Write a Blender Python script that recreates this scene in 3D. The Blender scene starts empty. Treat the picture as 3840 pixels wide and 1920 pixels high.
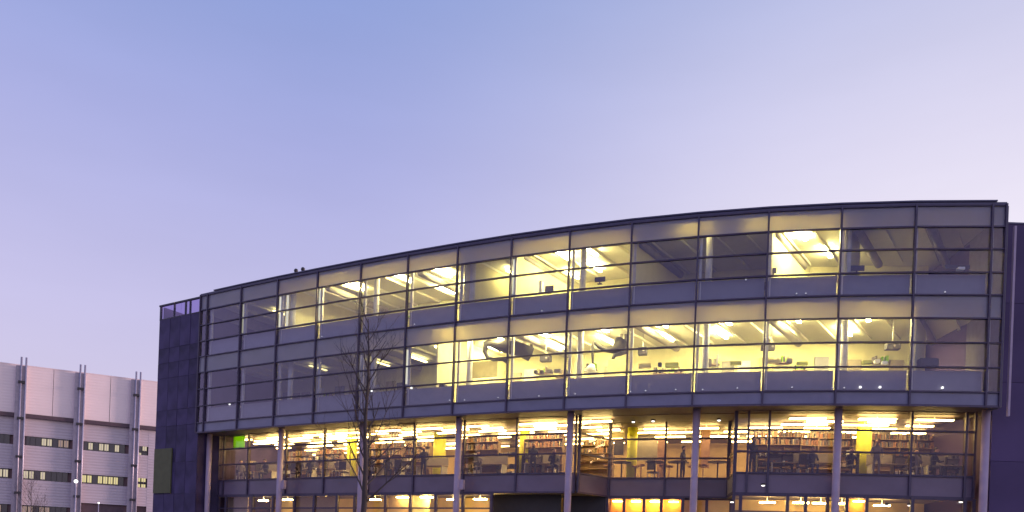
import bpy, bmesh, math, random
from mathutils import Vector, Matrix
random.seed(7)
C = bpy.data.collections.new("scene"); bpy.context.scene.collection.children.link(C)
SC = bpy.context.scene
EYE = 1.7
F, CX, CY, ROLL = 2895.0, 1920.0, 2106.9, 0.03725
cr, sr = math.cos(ROLL), math.sin(ROLL)

# ------------------------------------------------------------------ camera
cam = bpy.data.cameras.new("camera"); camo = bpy.data.objects.new("camera", cam); C.objects.link(camo)
cam.sensor_width = 36.0; cam.lens = 36.0 * F / 3840.0
cam.shift_x = 0.0; cam.shift_y = (CY - 960.0) / 3840.0
cam.clip_start = 0.1; cam.clip_end = 5000
r_, u_ = Vector((cr, 0, sr)), Vector((-sr, 0, cr)); b_ = r_.cross(u_)
m = Matrix((r_, u_, b_)).transposed().to_4x4(); m.translation = Vector((0, 0, EYE))
camo.matrix_world = m
SC.camera = camo

# ------------------------------------------------------------------ world / sky at dusk
W = bpy.data.worlds.new("World"); SC.world = W; W.use_nodes = True
nt = W.node_tree; N = nt.nodes; L = nt.links; N.clear()
SUN_AZ, SUN_EL = math.radians(80), math.radians(3)
out = N.new("ShaderNodeOutputWorld"); bg = N.new("ShaderNodeBackground"); bg2 = N.new("ShaderNodeBackground"); addw = N.new("ShaderNodeAddShader")
sky = N.new("ShaderNodeTexSky"); sky.sky_type = 'NISHITA'; sky.sun_disc = False
sky.sun_elevation = SUN_EL; sky.sun_rotation = SUN_AZ
L.new(sky.outputs[0], bg.inputs[0]); bg.inputs[1].default_value = 0.05
tc = N.new("ShaderNodeTexCoord"); sep = N.new("ShaderNodeSeparateXYZ"); L.new(tc.outputs['Generated'], sep.inputs[0])
ramp = N.new("ShaderNodeValToRGB"); L.new(sep.outputs[2], ramp.inputs[0])
def lin(r, g, b):
    f = lambda v: ((v/255+0.055)/1.055)**2.4 if v > 10 else v/255/12.92
    return (f(r), f(g), f(b), 1)
cs = [(0.0, lin(212, 192, 222)), (0.14, lin(208, 196, 228)), (0.30, lin(192, 186, 228)), (0.45, lin(167, 170, 223)), (0.6, lin(138, 157, 217)), (1.0, lin(112, 132, 196))]
el = ramp.color_ramp.elements
el[0].position, el[0].color = cs[0]; el[1].position, el[1].color = cs[-1]
for p, c in cs[1:-1]:
    e = el.new(p); e.color = c
dot = N.new("ShaderNodeVectorMath"); dot.operation = 'DOT_PRODUCT'
L.new(tc.outputs['Generated'], dot.inputs[0])
ge = math.radians(6); dot.inputs[1].default_value = (math.sin(SUN_AZ)*math.cos(ge), math.cos(SUN_AZ)*math.cos(ge), math.sin(ge))
mr = N.new("ShaderNodeMapRange"); mr.interpolation_type = 'SMOOTHSTEP'; L.new(dot.outputs['Value'], mr.inputs[0])
mr.inputs[1].default_value = -0.05; mr.inputs[2].default_value = 0.64
mh = N.new("ShaderNodeMapRange"); L.new(sep.outputs[2], mh.inputs[0]); mh.inputs[1].default_value = .12; mh.inputs[2].default_value = .62; mh.inputs[3].default_value = 1.12; mh.inputs[4].default_value = .3
mm = N.new("ShaderNodeMath"); mm.operation = 'MULTIPLY'; mm.use_clamp = True; L.new(mr.outputs[0], mm.inputs[0]); L.new(mh.outputs[0], mm.inputs[1])
mixc = N.new("ShaderNodeMixRGB"); L.new(mm.outputs[0], mixc.inputs[0]); L.new(ramp.outputs[0], mixc.inputs[1]); mixc.inputs[2].default_value = lin(255, 244, 252)
nz = N.new("ShaderNodeTexNoise"); nz.inputs['Scale'].default_value = 2.2; nz.inputs['Detail'].default_value = 4
mpn = N.new('ShaderNodeMapping'); mpn.inputs['Scale'].default_value = (1, 1, 4.5); mpn.inputs['Rotation'].default_value = (0, .35, 0); L.new(tc.outputs['Generated'], mpn.inputs[0]); L.new(mpn.outputs[0], nz.inputs[0])
mz = N.new("ShaderNodeMapRange"); L.new(nz.outputs[0], mz.inputs[0]); mz.inputs[1].default_value = .3; mz.inputs[2].default_value = .7; mz.inputs[3].default_value = 0.965; mz.inputs[4].default_value = 1.035
mul = N.new("ShaderNodeMixRGB"); mul.blend_type = 'MULTIPLY'; mul.inputs[0].default_value = 1; L.new(mixc.outputs[0], mul.inputs[1]); L.new(mz.outputs[0], mul.inputs[2])
L.new(mul.outputs[0], bg2.inputs[0]); bg2.inputs[1].default_value = 0.96
L.new(bg.outputs[0], addw.inputs[0]); L.new(bg2.outputs[0], addw.inputs[1]); L.new(addw.outputs[0], out.inputs[0])

sl = bpy.data.lights.new("sun", 'SUN'); sl.energy = 3.4; sl.angle = math.radians(10); sl.color = (1.0, 0.7, 0.64)
so = bpy.data.objects.new("sun", sl); C.objects.link(so)
sd = Vector((math.sin(SUN_AZ)*math.cos(SUN_EL), math.cos(SUN_AZ)*math.cos(SUN_EL), math.sin(SUN_EL)))
so.rotation_euler = sd.to_track_quat('Z', 'Y').to_euler(); so.location = (60, 0, 60)
vs = SC.view_settings; vs.view_transform = 'Standard'; vs.look = 'None'; vs.exposure = 0; vs.gamma = 1; vs.use_curve_mapping = False
SC.display_settings.display_device = 'sRGB'

# ------------------------------------------------------------------ materials
def nodes(name):
    mt = bpy.data.materials.new(name); mt.use_nodes = True; t = mt.node_tree; t.nodes.clear()
    o = t.nodes.new("ShaderNodeOutputMaterial"); return mt, t, o
def mat(name, col, rough=.6, metal=0.0, var=.12, scale=3.0, bump=0.0, emit=None, es=0, spec=.5, lines=None):
    mt, t, o = nodes(name); b = t.nodes.new("ShaderNodeBsdfPrincipled"); t.links.new(b.outputs[0], o.inputs[0])
    b.inputs['Roughness'].default_value = rough; b.inputs['Metallic'].default_value = metal; b.inputs['Specular IOR Level'].default_value = spec
    c = t.nodes.new("ShaderNodeTexCoord"); n = t.nodes.new("ShaderNodeTexNoise"); n.inputs['Scale'].default_value = scale; n.inputs['Detail'].default_value = 5
    t.links.new(c.outputs['Object'], n.inputs[0])
    r = t.nodes.new("ShaderNodeMapRange"); r.inputs[1].default_value = .3; r.inputs[2].default_value = .7
    oi = t.nodes.new("ShaderNodeObjectInfo"); om = t.nodes.new("ShaderNodeMath"); om.operation = 'MULTIPLY_ADD'; om.inputs[1].default_value = .22; om.inputs[2].default_value = -.11
    t.links.new(oi.outputs['Random'], om.inputs[0]); oa = t.nodes.new("ShaderNodeMath"); oa.operation = 'ADD'; t.links.new(n.outputs[0], oa.inputs[0]); t.links.new(om.outputs[0], oa.inputs[1]); t.links.new(oa.outputs[0], r.inputs[0])
    r.inputs[3].default_value = 1-var; r.inputs[4].default_value = 1+var
    mx = t.nodes.new("ShaderNodeMixRGB"); mx.blend_type = 'MULTIPLY'; mx.inputs[0].default_value = 1
    mx.inputs[1].default_value = (*col, 1); t.links.new(r.outputs[0], mx.inputs[2]); src = mx.outputs[0]
    if lines:   # fine horizontal ribs of a cladding, (period, strength)
        wv = t.nodes.new("ShaderNodeTexWave"); wv.bands_direction = 'Z'; wv.inputs['Scale'].default_value = .314/lines[0]; wv.inputs['Distortion'].default_value = 0
        t.links.new(c.outputs['Object'], wv.inputs[0])
        bp = t.nodes.new("ShaderNodeBump"); bp.inputs['Strength'].default_value = lines[1]; bp.inputs['Distance'].default_value = .05
        t.links.new(wv.outputs['Fac'], bp.inputs['Height']); t.links.new(bp.outputs[0], b.inputs['Normal'])
    elif bump:
        bp = t.nodes.new("ShaderNodeBump"); bp.inputs['Strength'].default_value = bump; bp.inputs['Distance'].default_value = .03
        t.links.new(n.outputs[0], bp.inputs['Height']); t.links.new(bp.outputs[0], b.inputs['Normal'])
    t.links.new(src, b.inputs['Base Color'])
    if emit:
        b.inputs['Emission Color'].default_value = (*emit, 1); b.inputs['Emission Strength'].default_value = es
    return mt
def glass(name, tint=(.88, .9, .92), ior=1.5, gain=2.4):
    mt, t, o = nodes(name); tr = t.nodes.new("ShaderNodeBsdfTransparent"); tr.inputs[0].default_value = (*tint, 1)
    g = t.nodes.new("ShaderNodeBsdfGlossy"); g.inputs['Roughness'].default_value = .03; g.inputs[0].default_value = (.78, .68, 1, 1)
    fr = t.nodes.new("ShaderNodeFresnel"); fr.inputs[0].default_value = ior
    ml = t.nodes.new("ShaderNodeMath"); ml.operation = 'MULTIPLY'; ml.use_clamp = True; t.links.new(fr.outputs[0], ml.inputs[0]); ml.inputs[1].default_value = gain
    ge_ = t.nodes.new('ShaderNodeNewGeometry'); inv = t.nodes.new('ShaderNodeMath'); inv.operation = 'SUBTRACT'; inv.inputs[0].default_value = 1; t.links.new(ge_.outputs['Backfacing'], inv.inputs[1])
    m2_ = t.nodes.new('ShaderNodeMath'); m2_.operation = 'MULTIPLY'; t.links.new(ml.outputs[0], m2_.inputs[0]); t.links.new(inv.outputs[0], m2_.inputs[1])
    c = t.nodes.new("ShaderNodeTexCoord"); n = t.nodes.new("ShaderNodeTexNoise"); n.inputs['Scale'].default_value = .8; t.links.new(c.outputs['Object'], n.inputs[0])
    bp = t.nodes.new("ShaderNodeBump"); bp.inputs['Strength'].default_value = .12; bp.inputs['Distance'].default_value = .02
    t.links.new(n.outputs[0], bp.inputs['Height']); t.links.new(bp.outputs[0], g.inputs['Normal'])
    mx = t.nodes.new("ShaderNodeMixShader"); t.links.new(m2_.outputs[0], mx.inputs[0]); t.links.new(tr.outputs[0], mx.inputs[1]); t.links.new(g.outputs[0], mx.inputs[2])
    t.links.new(mx.outputs[0], o.inputs[0]); return mt
def frit(name, col, trans, tf=.5):
    mt, t, o = nodes(name); d = t.nodes.new("ShaderNodeBsdfDiffuse"); tl = t.nodes.new("ShaderNodeBsdfTranslucent"); g = t.nodes.new("ShaderNodeBsdfGlossy")
    c = t.nodes.new("ShaderNodeTexCoord"); n = t.nodes.new("ShaderNodeTexNoise"); n.inputs['Scale'].default_value = .9; n.inputs['Detail'].default_value = 6
    t.links.new(c.outputs['Object'], n.inputs[0]); r = t.nodes.new("ShaderNodeMapRange"); t.links.new(n.outputs[0], r.inputs[0])
    r.inputs[1].default_value = .3; r.inputs[2].default_value = .7; r.inputs[3].default_value = .88; r.inputs[4].default_value = 1.12
    mc = t.nodes.new("ShaderNodeMixRGB"); mc.blend_type = 'MULTIPLY'; mc.inputs[0].default_value = 1; mc.inputs[1].default_value = (*col, 1); t.links.new(r.outputs[0], mc.inputs[2])
    t.links.new(mc.outputs[0], d.inputs[0]); tl.inputs[0].default_value = (*trans, 1); g.inputs['Roughness'].default_value = .12
    a = t.nodes.new("ShaderNodeMixShader"); a.inputs[0].default_value = tf; t.links.new(d.outputs[0], a.inputs[1]); t.links.new(tl.outputs[0], a.inputs[2])
    fr = t.nodes.new("ShaderNodeFresnel"); fr.inputs[0].default_value = 1.5
    b = t.nodes.new("ShaderNodeMixShader"); t.links.new(fr.outputs[0], b.inputs[0]); t.links.new(a.outputs[0], b.inputs[1]); t.links.new(g.outputs[0], b.inputs[2])
    t.links.new(b.outputs[0], o.inputs[0]); return mt
def emis(name, col, s):
    mt, t, o = nodes(name); e = t.nodes.new("ShaderNodeEmission"); e.inputs[0].default_value = (*col, 1); e.inputs[1].default_value = s
    t.links.new(e.outputs[0], o.inputs[0]); return mt

M = dict(
    glass=glass("facade_glass"), glass_low=glass("lower_glass", (.9, .88, .86), gain=1.3),
    frit=frit("fritted_glass", (.52, .50, .82), (.95, .88, .58), .68),
    spandrel=mat("spandrel_panel", (.195, .185, .30), .3, var=.13, scale=1.1),
    spandrel_low=mat("spandrel_low", (.16, .12, .19), .35, var=.14, scale=.7),
    mullion=mat("dark_frame", (.075, .058, .11), .45, .2),
    edge=mat("roof_edge", (.085, .075, .15), .4, .2),
    post=mat("white_post", (.62, .6, .58), .5),
    column=mat("grey_column", (.44, .34, .47), .6, var=.08, scale=2),
    soffit=mat("soffit", (.12, .09, .11), .6),
    ceiling=mat("white_ceiling", (.82, .80, .64), .7, var=.04),
    wall=mat("cream_wall", (.74, .69, .42), .8, var=.05),
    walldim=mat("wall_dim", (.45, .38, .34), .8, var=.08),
    floor=mat("carpet", (.16, .13, .11), .9),
    slab=mat("slab", (.2, .18, .2), .8),
    duct=mat("duct_grey", (.30, .27, .25), .6),
    upstand=mat("upstand_panel", (.27, .26, .31), .6, var=.05),
    sill=mat("white_sill", (.75, .73, .66), .5),
    wing=mat("wing_dark_panel", (.06, .043, .115), .5, var=.4, scale=.8, spec=.15),
    wingframe=mat("wing_frame", (.03, .022, .06), .5),
    rwing=mat("right_wing_clad", (.09, .06, .155), .6, var=.18, scale=.3, spec=.2),
    green=mat("olive_panel", (.10, .10, .045), .6),
    yellowgreen=mat('yellow_green_file', (.42, .44, .10), .6), screen=glass('roof_screen_glass', (.62, .56, .78), gain=2.0), groundwall=mat('ground_wall', (.72, .55, .3), .8, var=.12, scale=1.2), salmon=mat('salmon_panel', (.42, .24, .17), .6),
    lime=frit("lime_screen", (.35, .65, .03), (.45, .85, .05), .6),
    yellowcol=mat("yellow_column", (.62, .62, .04), .5, var=.05),
    orange=mat("orange_wood", (.75, .33, .05), .5, var=.2, scale=2),
    dark=mat("dark_plastic", (.03, .026, .035), .5),
    arm=mat("grey_arm", (.02, .017, .016), .5),
    mid=mat("mid_grey_box", (.22, .2, .2), .6),
    white=mat("white_item", (.8, .8, .78), .5),
    beige=mat("beige_board", (.5, .44, .24), .6),
    blind=mat("tan_blind", (.5, .36, .2), .8, var=.06),
    shelf=mat("shelf_wood", (.25, .17, .13), .6),
    book1=mat("book_a", (.28, .14, .10), .7, var=.3, scale=20), book2=mat("book_b", (.45, .36, .28), .7, var=.3, scale=20), book3=mat("book_c", (.12, .12, .2), .7, var=.3, scale=20),
    desk=mat("desk_top", (.4, .33, .26), .5),
    skin=mat("skin", (.5, .3, .22), .6), hair=mat("hair", (.03, .02, .015), .7), cloth=mat("dark_clothes", (.03, .03, .05), .8), cloth2=mat("grey_clothes", (.2, .18, .2), .8), jeans=mat("jeans", (.05, .06, .12), .8),
    waveceil=mat("wave_ceiling", (.9, .8, .56), .26, .8, var=.05, bump=.35, scale=1.6),
    hallwall=mat("hall_wall", (.36, .26, .16), .8, var=.12, scale=1.2),
    asphalt=mat("asphalt", (.05, .05, .055), .9, bump=.4, scale=30), paving=mat("paving", (.2, .19, .19), .85, var=.15, scale=6),
    bark=mat("bark", (.065, .048, .05), .9, bump=.5, scale=18),
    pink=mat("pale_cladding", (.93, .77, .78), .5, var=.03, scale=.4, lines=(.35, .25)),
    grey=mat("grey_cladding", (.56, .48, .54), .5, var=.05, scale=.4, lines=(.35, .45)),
    pier=mat("steel_pier", (.42, .35, .42), .5), darkband=mat("eave_shade_tone", (.11, .07, .09), .7),  # dark tone: shade of eave and undercroft opening put into its colour
    steel=mat("steel_post", (.42, .38, .48), .4, .4), wdark=mat("dark_window", (.03, .025, .04), .15, spec=.8),
    litwin=emis("lit_window", (1, .85, .62), .62), litwin2=emis("lit_window_yellow", (1, .85, .42), .75), litwin3=emis("lit_window_pink", (1, .7, .6), .34),
    bulb=emis("white_lamp", (1, .95, .9), 2.6), bulb2=emis("pale_lamp", (.95, .92, 1), .7),
)
def lampmat(name, col, s): return emis(name, col, s)
YEL, AMB = (1, .82, .30), (1, .70, .22)

# ------------------------------------------------------------------ helpers
def link(o, parent=None):
    C.objects.link(o)
    if parent is not None: o.parent = parent
    return o
class MB:
    def __init__(s): s.v = []; s.f = []
    def para(s, p, a, b, c):
        p, a, b, c = map(Vector, (p, a, b, c)); n = len(s.v)
        s.v += [p, p+a, p+a+b, p+b, p+c, p+a+c, p+a+b+c, p+b+c]
        fs = [(0, 3, 2, 1), (4, 5, 6, 7), (0, 1, 5, 4), (1, 2, 6, 5), (2, 3, 7, 6), (3, 0, 4, 7)]
        if a.cross(b).dot(c) < 0: fs = [f[::-1] for f in fs]
        s.f += [tuple(i+n for i in f) for f in fs]; return s
    def box(s, c, d, rz=0):
        c = Vector(c); x = Vector((math.cos(rz), math.sin(rz), 0)); y = Vector((-x.y, x.x, 0)); z = Vector((0, 0, 1))
        return s.para(c-x*d[0]/2-y*d[1]/2-z*d[2]/2, x*d[0], y*d[1], z*d[2])
    def tube(s, pts, rs, k=8, cap=True):
        pts = [Vector(p) for p in pts]
        if not hasattr(rs, '__len__'): rs = [rs]*len(pts)
        n0 = len(s.v); ref = None
        for i, p in enumerate(pts):
            t = (pts[min(i+1, len(pts)-1)]-pts[max(i-1, 0)]).normalized()
            if ref is None: ref = t.orthogonal().normalized()
            ref = (ref-t*ref.dot(t))
            ref = ref.normalized() if ref.length > 1e-5 else t.orthogonal().normalized()
            bb = t.cross(ref)
            for j in range(k):
                a = 2*math.pi*j/k; s.v.append(p+(ref*math.cos(a)+bb*math.sin(a))*rs[i])
        for i in range(len(pts)-1):
            for j in range(k):
                a = n0+i*k+j; b = n0+i*k+(j+1) % k; s.f.append((a, b, b+k, a+k))
        if cap:
            s.f.append(tuple(n0+j for j in range(k))[::-1]); s.f.append(tuple(n0+(len(pts)-1)*k+j for j in range(k)))
        return s
    def prism(s, poly, z0, z1):
        n = len(s.v); k = len(poly)
        ar = sum(poly[i][0]*poly[(i+1) % k][1]-poly[(i+1) % k][0]*poly[i][1] for i in range(k))
        if ar < 0: poly = poly[::-1]
        s.v += [Vector((p[0], p[1], z0)) for p in poly]+[Vector((p[0], p[1], z1)) for p in poly]
        s.f.append(tuple(range(n, n+k))[::-1]); s.f.append(tuple(range(n+k, n+2*k)))
        for i in range(k):
            j = (i+1) % k; s.f.append((n+i, n+j, n+k+j, n+k+i))
        return s
    def build(s, name, mt, parent=None, smooth=False):
        c = sum(s.v, Vector())/len(s.v)
        me = bpy.data.meshes.new(name); me.from_pydata([v-c for v in s.v], [], s.f); me.materials.append(mt if not isinstance(mt, str) else M[mt])
        if smooth:
            for p in me.polygons: p.use_smooth = True
        o = bpy.data.objects.new(name, me); link(o, parent)
        pl = Vector()
        q = parent
        while q is not None: pl += q.location; q = q.parent
        o.location = c-pl
        return o
def tag(o, label=None, cat=None, group=None, kind=None):
    if label: o['label'] = label
    if cat: o['category'] = cat
    if group: o['group'] = group
    if kind: o['kind'] = kind
    return o
def thing(name, loc, label, cat, group=None):
    o = bpy.data.objects.new(name, None); o.empty_display_size = .3; link(o); o.location = Vector(loc)
    return tag(o, label, cat, group)
def copy_tree(o, parent=None):
    c = o.copy(); link(c, parent) if parent is not None else link(c)
    for ch in o.children: copy_tree(ch, c)
    return c
ORD = ['leftmost', 'second', 'third', 'fourth', 'fifth', 'sixth', 'seventh', 'eighth', 'ninth', 'tenth', 'eleventh', 'twelfth', 'thirteenth', 'fourteenth', 'fifteenth', 'sixteenth', 'seventeenth', 'eighteenth', 'nineteenth', 'twentieth']
def o_(i): return ORD[i] if i else 'first'

# a photo pixel and a distance (or a height) give a point of the place
def uv(x, y):
    a, b = x-CX, y-CY; return (a*cr+b*sr)/F, (a*sr-b*cr)/F
def at(x, y, Y):
    u, v = uv(x, y); return Vector((u*Y, Y, EYE+v*Y))
def atH(x, y, z):
    u, v = uv(x, y); Y = (z-EYE)/v; return Vector((u*Y, Y, z))

# ------------------------------------------------------------------ plan of the curved facade
P = [(-19.217, 47.329), (-16.618, 45.793), (-13.993, 44.292), (-11.333, 42.823), (-8.649, 41.396), (-5.944, 40.012), (-3.277, 38.71), (-0.569, 37.468), (2.165, 36.32), (4.925, 35.295), (7.758, 34.396), (10.635, 33.649), (13.563, 33.056), (16.514, 32.624), (19.565, 32.341)]
P = [Vector(p) for p in P]
P = [P[0]-(P[1]-P[0])*2] + [P[0]-(P[1]-P[0])] + P + [P[-1]+(P[-1]-P[-2])*1.0, P[-1]+(P[-1]-P[-2])*2.0]
OFF = 2
def nrm(i):
    a = (P[min(i+1, len(P)-1)]-P[max(i-1, 0)]).normalized(); return Vector((-a.y, a.x))
def Cv(s, d=0.0):
    s += OFF; i = max(0, min(int(math.floor(s)), len(P)-2)); t = s-i
    p = P[i].lerp(P[i+1], t); n = nrm(i).lerp(nrm(i+1), t).normalized(); return p+n*d
def head(s):
    a = Cv(s+.3)-Cv(s-.3); return math.atan2(a.y, a.x)
def s_at(px, py, d):           # where the view ray through a photo pixel meets the curve set back by d
    u = uv(px, py)[0]; lo, hi = -2.0, 16.0
    for _ in range(50):
        md = (lo+hi)/2; p = Cv(md, d)
        if p.x/p.y < u: lo = md
        else: hi = md
    return lo
def v3(p, z): return Vector((p.x, p.y, z))
HT, HB = 15.832+EYE, 7.24+EYE
DR = [.14, 1.05, 1.99, 2.97, 3.92, 4.90, 5.93, 6.97, 8.0, 8.59]
ZR = [HT-d for d in DR]                         # rail heights
S0, S1 = -0.22, 14.18
SS = [S0]+list(range(15))+[S1]
DX = math.radians(36); DIR = Vector((math.sin(DX), math.cos(DX)))    # ducts, ribs and lights run this way

# ------------------------------------------------------------------ ground
g = MB(); g.para((-1500, -600, -.1), (3000, 0, 0), (0, 3000, 0), (0, 0, .1)); tag(g.build('ground', 'asphalt'), kind='structure')
g = MB(); g.para((-70, 14, .004), (110, 0, 0), (0, 95, 0), (0, 0, .004)); tag(g.build('pavement', 'paving'), kind='structure')

# ------------------------------------------------------------------ main building
B = thing('glass_building', (v3(Cv(7), 0)), 'long curved glass office building with brightly lit yellow rooms at dusk', 'building')
def pane(s0, s1, z0, z1, name, mt, d=0.0, t=.03, gap=.0, parent=None):
    a, b = Cv(s0, d), Cv(s1, d); e = (b-a).normalized(); n = Vector((-e.y, e.x)); a = a+e*gap; b = b-e*gap
    return MB().para(v3(a, z0+gap), v3(b-a, 0), v3(n*t, 0), (0, 0, z1-z0-2*gap)).build(name, mt, parent or B)
kinds = ['frit', 'clear', 'clear', 'clear', 'frit', 'clear', 'clear', 'clear', 'spandrel']
for k in range(len(SS)-1):
    for r in range(9):
        nm, mt = {'frit': ('frosted_pane', 'frit'), 'clear': ('glass_pane', 'glass'), 'spandrel': ('spandrel_panel', 'spandrel')}[kinds[r]]
        po = pane(SS[k], SS[k+1], ZR[r+1], ZR[r], nm, mt, d=.03+random.uniform(-.004, .004), gap=.03)
        if kinds[r] == 'clear': po.rotation_euler = (random.gauss(0, .004), 0, random.gauss(0, .004))
def strip(sv, d0, d1, z0, z1, name, mt, parent=None):
    poly = [Cv(s, d0) for s in sv]+[Cv(s, d1) for s in reversed(sv)]
    return MB().prism([(p.x, p.y) for p in poly], z0, z1).build(name, mt, parent or B)
for i, z in enumerate(ZR):
    hgt = .06 if i not in (0, 9) else .09
    strip(SS, -.045, .075, z-hgt/2, z+hgt/2, 'transom', 'mullion')
for s in SS:
    p = Cv(s); MB().box((p.x+0, p.y, (HT+HB)/2-.05), (.075, .16, HT-HB-.1), head(s)).build('mullion', 'mullion', B)
# roof edge: a flat dark lid that ends just short of the corners
RS = [s_at(795, 1097, -.2)]+list(range(1, 15))+[14.05]
strip(RS, -.1, 6, HT-.03, HT+.03, 'roof_edge', 'edge')
strip([S0]+list(range(15))+[S1], -.05, .3, HT-.13, HT-.045, 'parapet_rail', 'edge')
strip([S0]+list(range(15))+[S1], .1, 11, HT-.36, HT-.14, 'roof_slab', 'slab')
strip([S0]+list(range(15))+[S1], .1, 6.6, HT-.385, HT-.365, 'ceiling', 'ceiling')
strip([S0]+list(range(15))+[S1], .1, 11, ZR[4]-.22, ZR[4]-.02, 'floor_slab', 'slab')
strip([S0]+list(range(15))+[S1], .1, 6.6, ZR[4]-.245, ZR[4]-.225, 'ceiling', 'ceiling')
strip([S0]+list(range(15))+[S1], .1, 11, ZR[8]-.45, ZR[8]-.02, 'floor_slab', 'slab')
strip([S0]+list(range(15))+[S1], .1, 1.9, HB+.02, HB+.1, 'soffit', 'soffit')
strip([S0]+list(range(15))+[S1], 11, 11.3, 0, HT-.14, 'rear_wall', 'slab')
for s in (S0, S1):
    a, b = Cv(s, .1), Cv(s, 11); e = (b-a)
    n = Vector((-e.y, e.x)).normalized()*(.15 if s < 0 else -.15)
    MB().para(v3(a, HB), v3(e, 0), v3(n, 0), (0, 0, HT-HB-.14)).build('end_wall', 'slab', B)
# rooms: back walls (cream), floor finish, upstands with white sills, posts behind the mullions
for fl, (zf, zc) in enumerate(((ZR[4], HT-.36), (ZR[8], ZR[4]-.22))):
    for k in range(14):
        strip([k if k else S0, k+1], 6.0, 6.12, zf, zc-.03, 'back_wall', 'wall')
        strip([k+.025, k+.975], .20, .28, zf+.02, zf+.925, 'upstand_panel', 'upstand')
        strip([k+.03, k+.97], .30, .62, zf+.84, zf+.87, 'sill', 'sill')
        strip([k+.04, k+.96], .14, .2, zf+.07, zf+.10, 'skirting_rail', 'mid')
    for k in range(15):
        p = Cv(k+.045, .26); MB().box((p.x, p.y, (zf+zc)/2), (.11, .12, zc-zf-.06), head(k)).build('post', 'post', B)
    for k in range(14):
        rnd = random.Random(k*7+fl)
        for q in range(3):
            c0 = k+.1+q*.3; kind = rnd.choice(('door', 'wall_board', 'wall_shelf', 'wall_shelf', None))
            if kind == 'door': strip([c0, c0+.24], 5.9, 5.98, zf, zf+2.9, 'door', rnd.choice(('white', 'desk', 'mid')))
            if kind == 'wall_board': strip([c0, c0+.26], 5.93, 5.98, zf+2.2, zf+3.05, 'wall_board', rnd.choice(('beige', 'white', 'upstand')))
            if kind == 'wall_shelf':
                z_ = zf+rnd.choice((2.3, 2.45, 2.7)); strip([c0, c0+.26], 5.68, 5.98, z_, z_+.04, 'wall_shelf', 'shelf')
                x_ = c0+.01
                while x_ < c0+.23:
                    w_ = rnd.uniform(.02, .05)
                    if rnd.random() < .7: strip([x_, x_+w_*.9], 5.72, 5.95, z_+.04, z_+.04+rnd.uniform(.12, .34), 'shelf_box', rnd.choice(('mid', 'dark', 'book2', 'lime', 'beige')))
                    x_ += w_
# partitions added to keep light from crossing between bays, along the ceiling ribs
def partition(s, zf, zc, mt='wall', ln=6.4, d=.35):
    p = Cv(s, d); e = DIR*ln; n = Vector((-DIR.y, DIR.x))*.1
    return MB().para(v3(p, zf), v3(e, 0), v3(n, 0), (0, 0, zc-zf-.03)).build('partition', mt, B)
ZF2, ZC2, ZF1, ZC1 = ZR[4], HT-.36, ZR[8], ZR[4]-.22
for s, ln in ((2.1, 6.4), (6.1, 6.4), (7.05, 6.4), (9.0, 6.4), (11.05, 6.4), (12.1, 2.6)): partition(s, ZF2, ZC2, ln=ln)
for s, ln in ((5.6, 6.4), (13.1, 2.6)): partition(s, ZF1, ZC1, ln=ln)
# ceiling ribs and round ducts
def along(s, d0, ln, z, w, h, name, mt, parent=None):
    p = Cv(s, d0); n = Vector((-DIR.y, DIR.x))
    return MB().para(v3(p-n*w/2, z-h), v3(DIR*ln, 0), v3(n*w, 0), (0, 0, h)).build(name, mt, parent or B)
for zc in (ZC2, ZC1):
    for k in range(14):
        for q in (0.1, .55):
            if (k+q) < 13.9: along(k+q, .5, 5.6, zc-.03, .14, .12, 'ceiling_rib', 'ceiling')
DUCT2 = [(1229, 1091), (1571, 1035), (1956, 980), (2400, 920), (2904, 890), (3215, 872), (3494, 864)]
DUCT1 = [(1360, 1330), (1941, 1270), (2384, 1240), (2884, 1217), (3436, 1205)]
for lst, zc in ((DUCT2, ZC2), (DUCT1, ZC1)):
    for px, py in lst:
        s = s_at(px, py, .9); p = Cv(s, .9); z = zc-.36; ln = 4.6
        o = MB().tube([v3(p, z), v3(p+DIR*.02, z), v3(p+DIR*ln, z)], [.12, .19, .19], 12).build('air_duct', 'duct', B, True)
# ---------------------------------------------------------------- ceiling lights
lamp_cache = {}
def strip_light(s, d, zc, ln, power, col, label, group, w=.14, drop=.22, direction=None):
    D = direction or DIR; p = Cv(s, d); key = (round(power, 2), col, ln, w)
    o = thing('ceiling_light', v3(p, zc), label, 'ceiling light', group)
    n = Vector((-D.y, D.x)); q = v3(p, zc-drop)
    MB().para(q-v3(n*(w/2), 0), v3(D*ln, 0), v3(n*w, 0), (0, 0, .05)).build('tube', glowmat_c(col, power), o)
    MB().box(v3(p+D*(ln/2), zc-drop/2+.02), (.03, .03, drop-.06)).build('hanger', 'post', o)
    return o
_lm = {}
def glowmat_c(col, power):
    k = (col, round(power, 2))
    if k not in _lm: _lm[k] = emis('tube_post_glow_%g' % power, col, power)
    return _lm[k]
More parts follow.
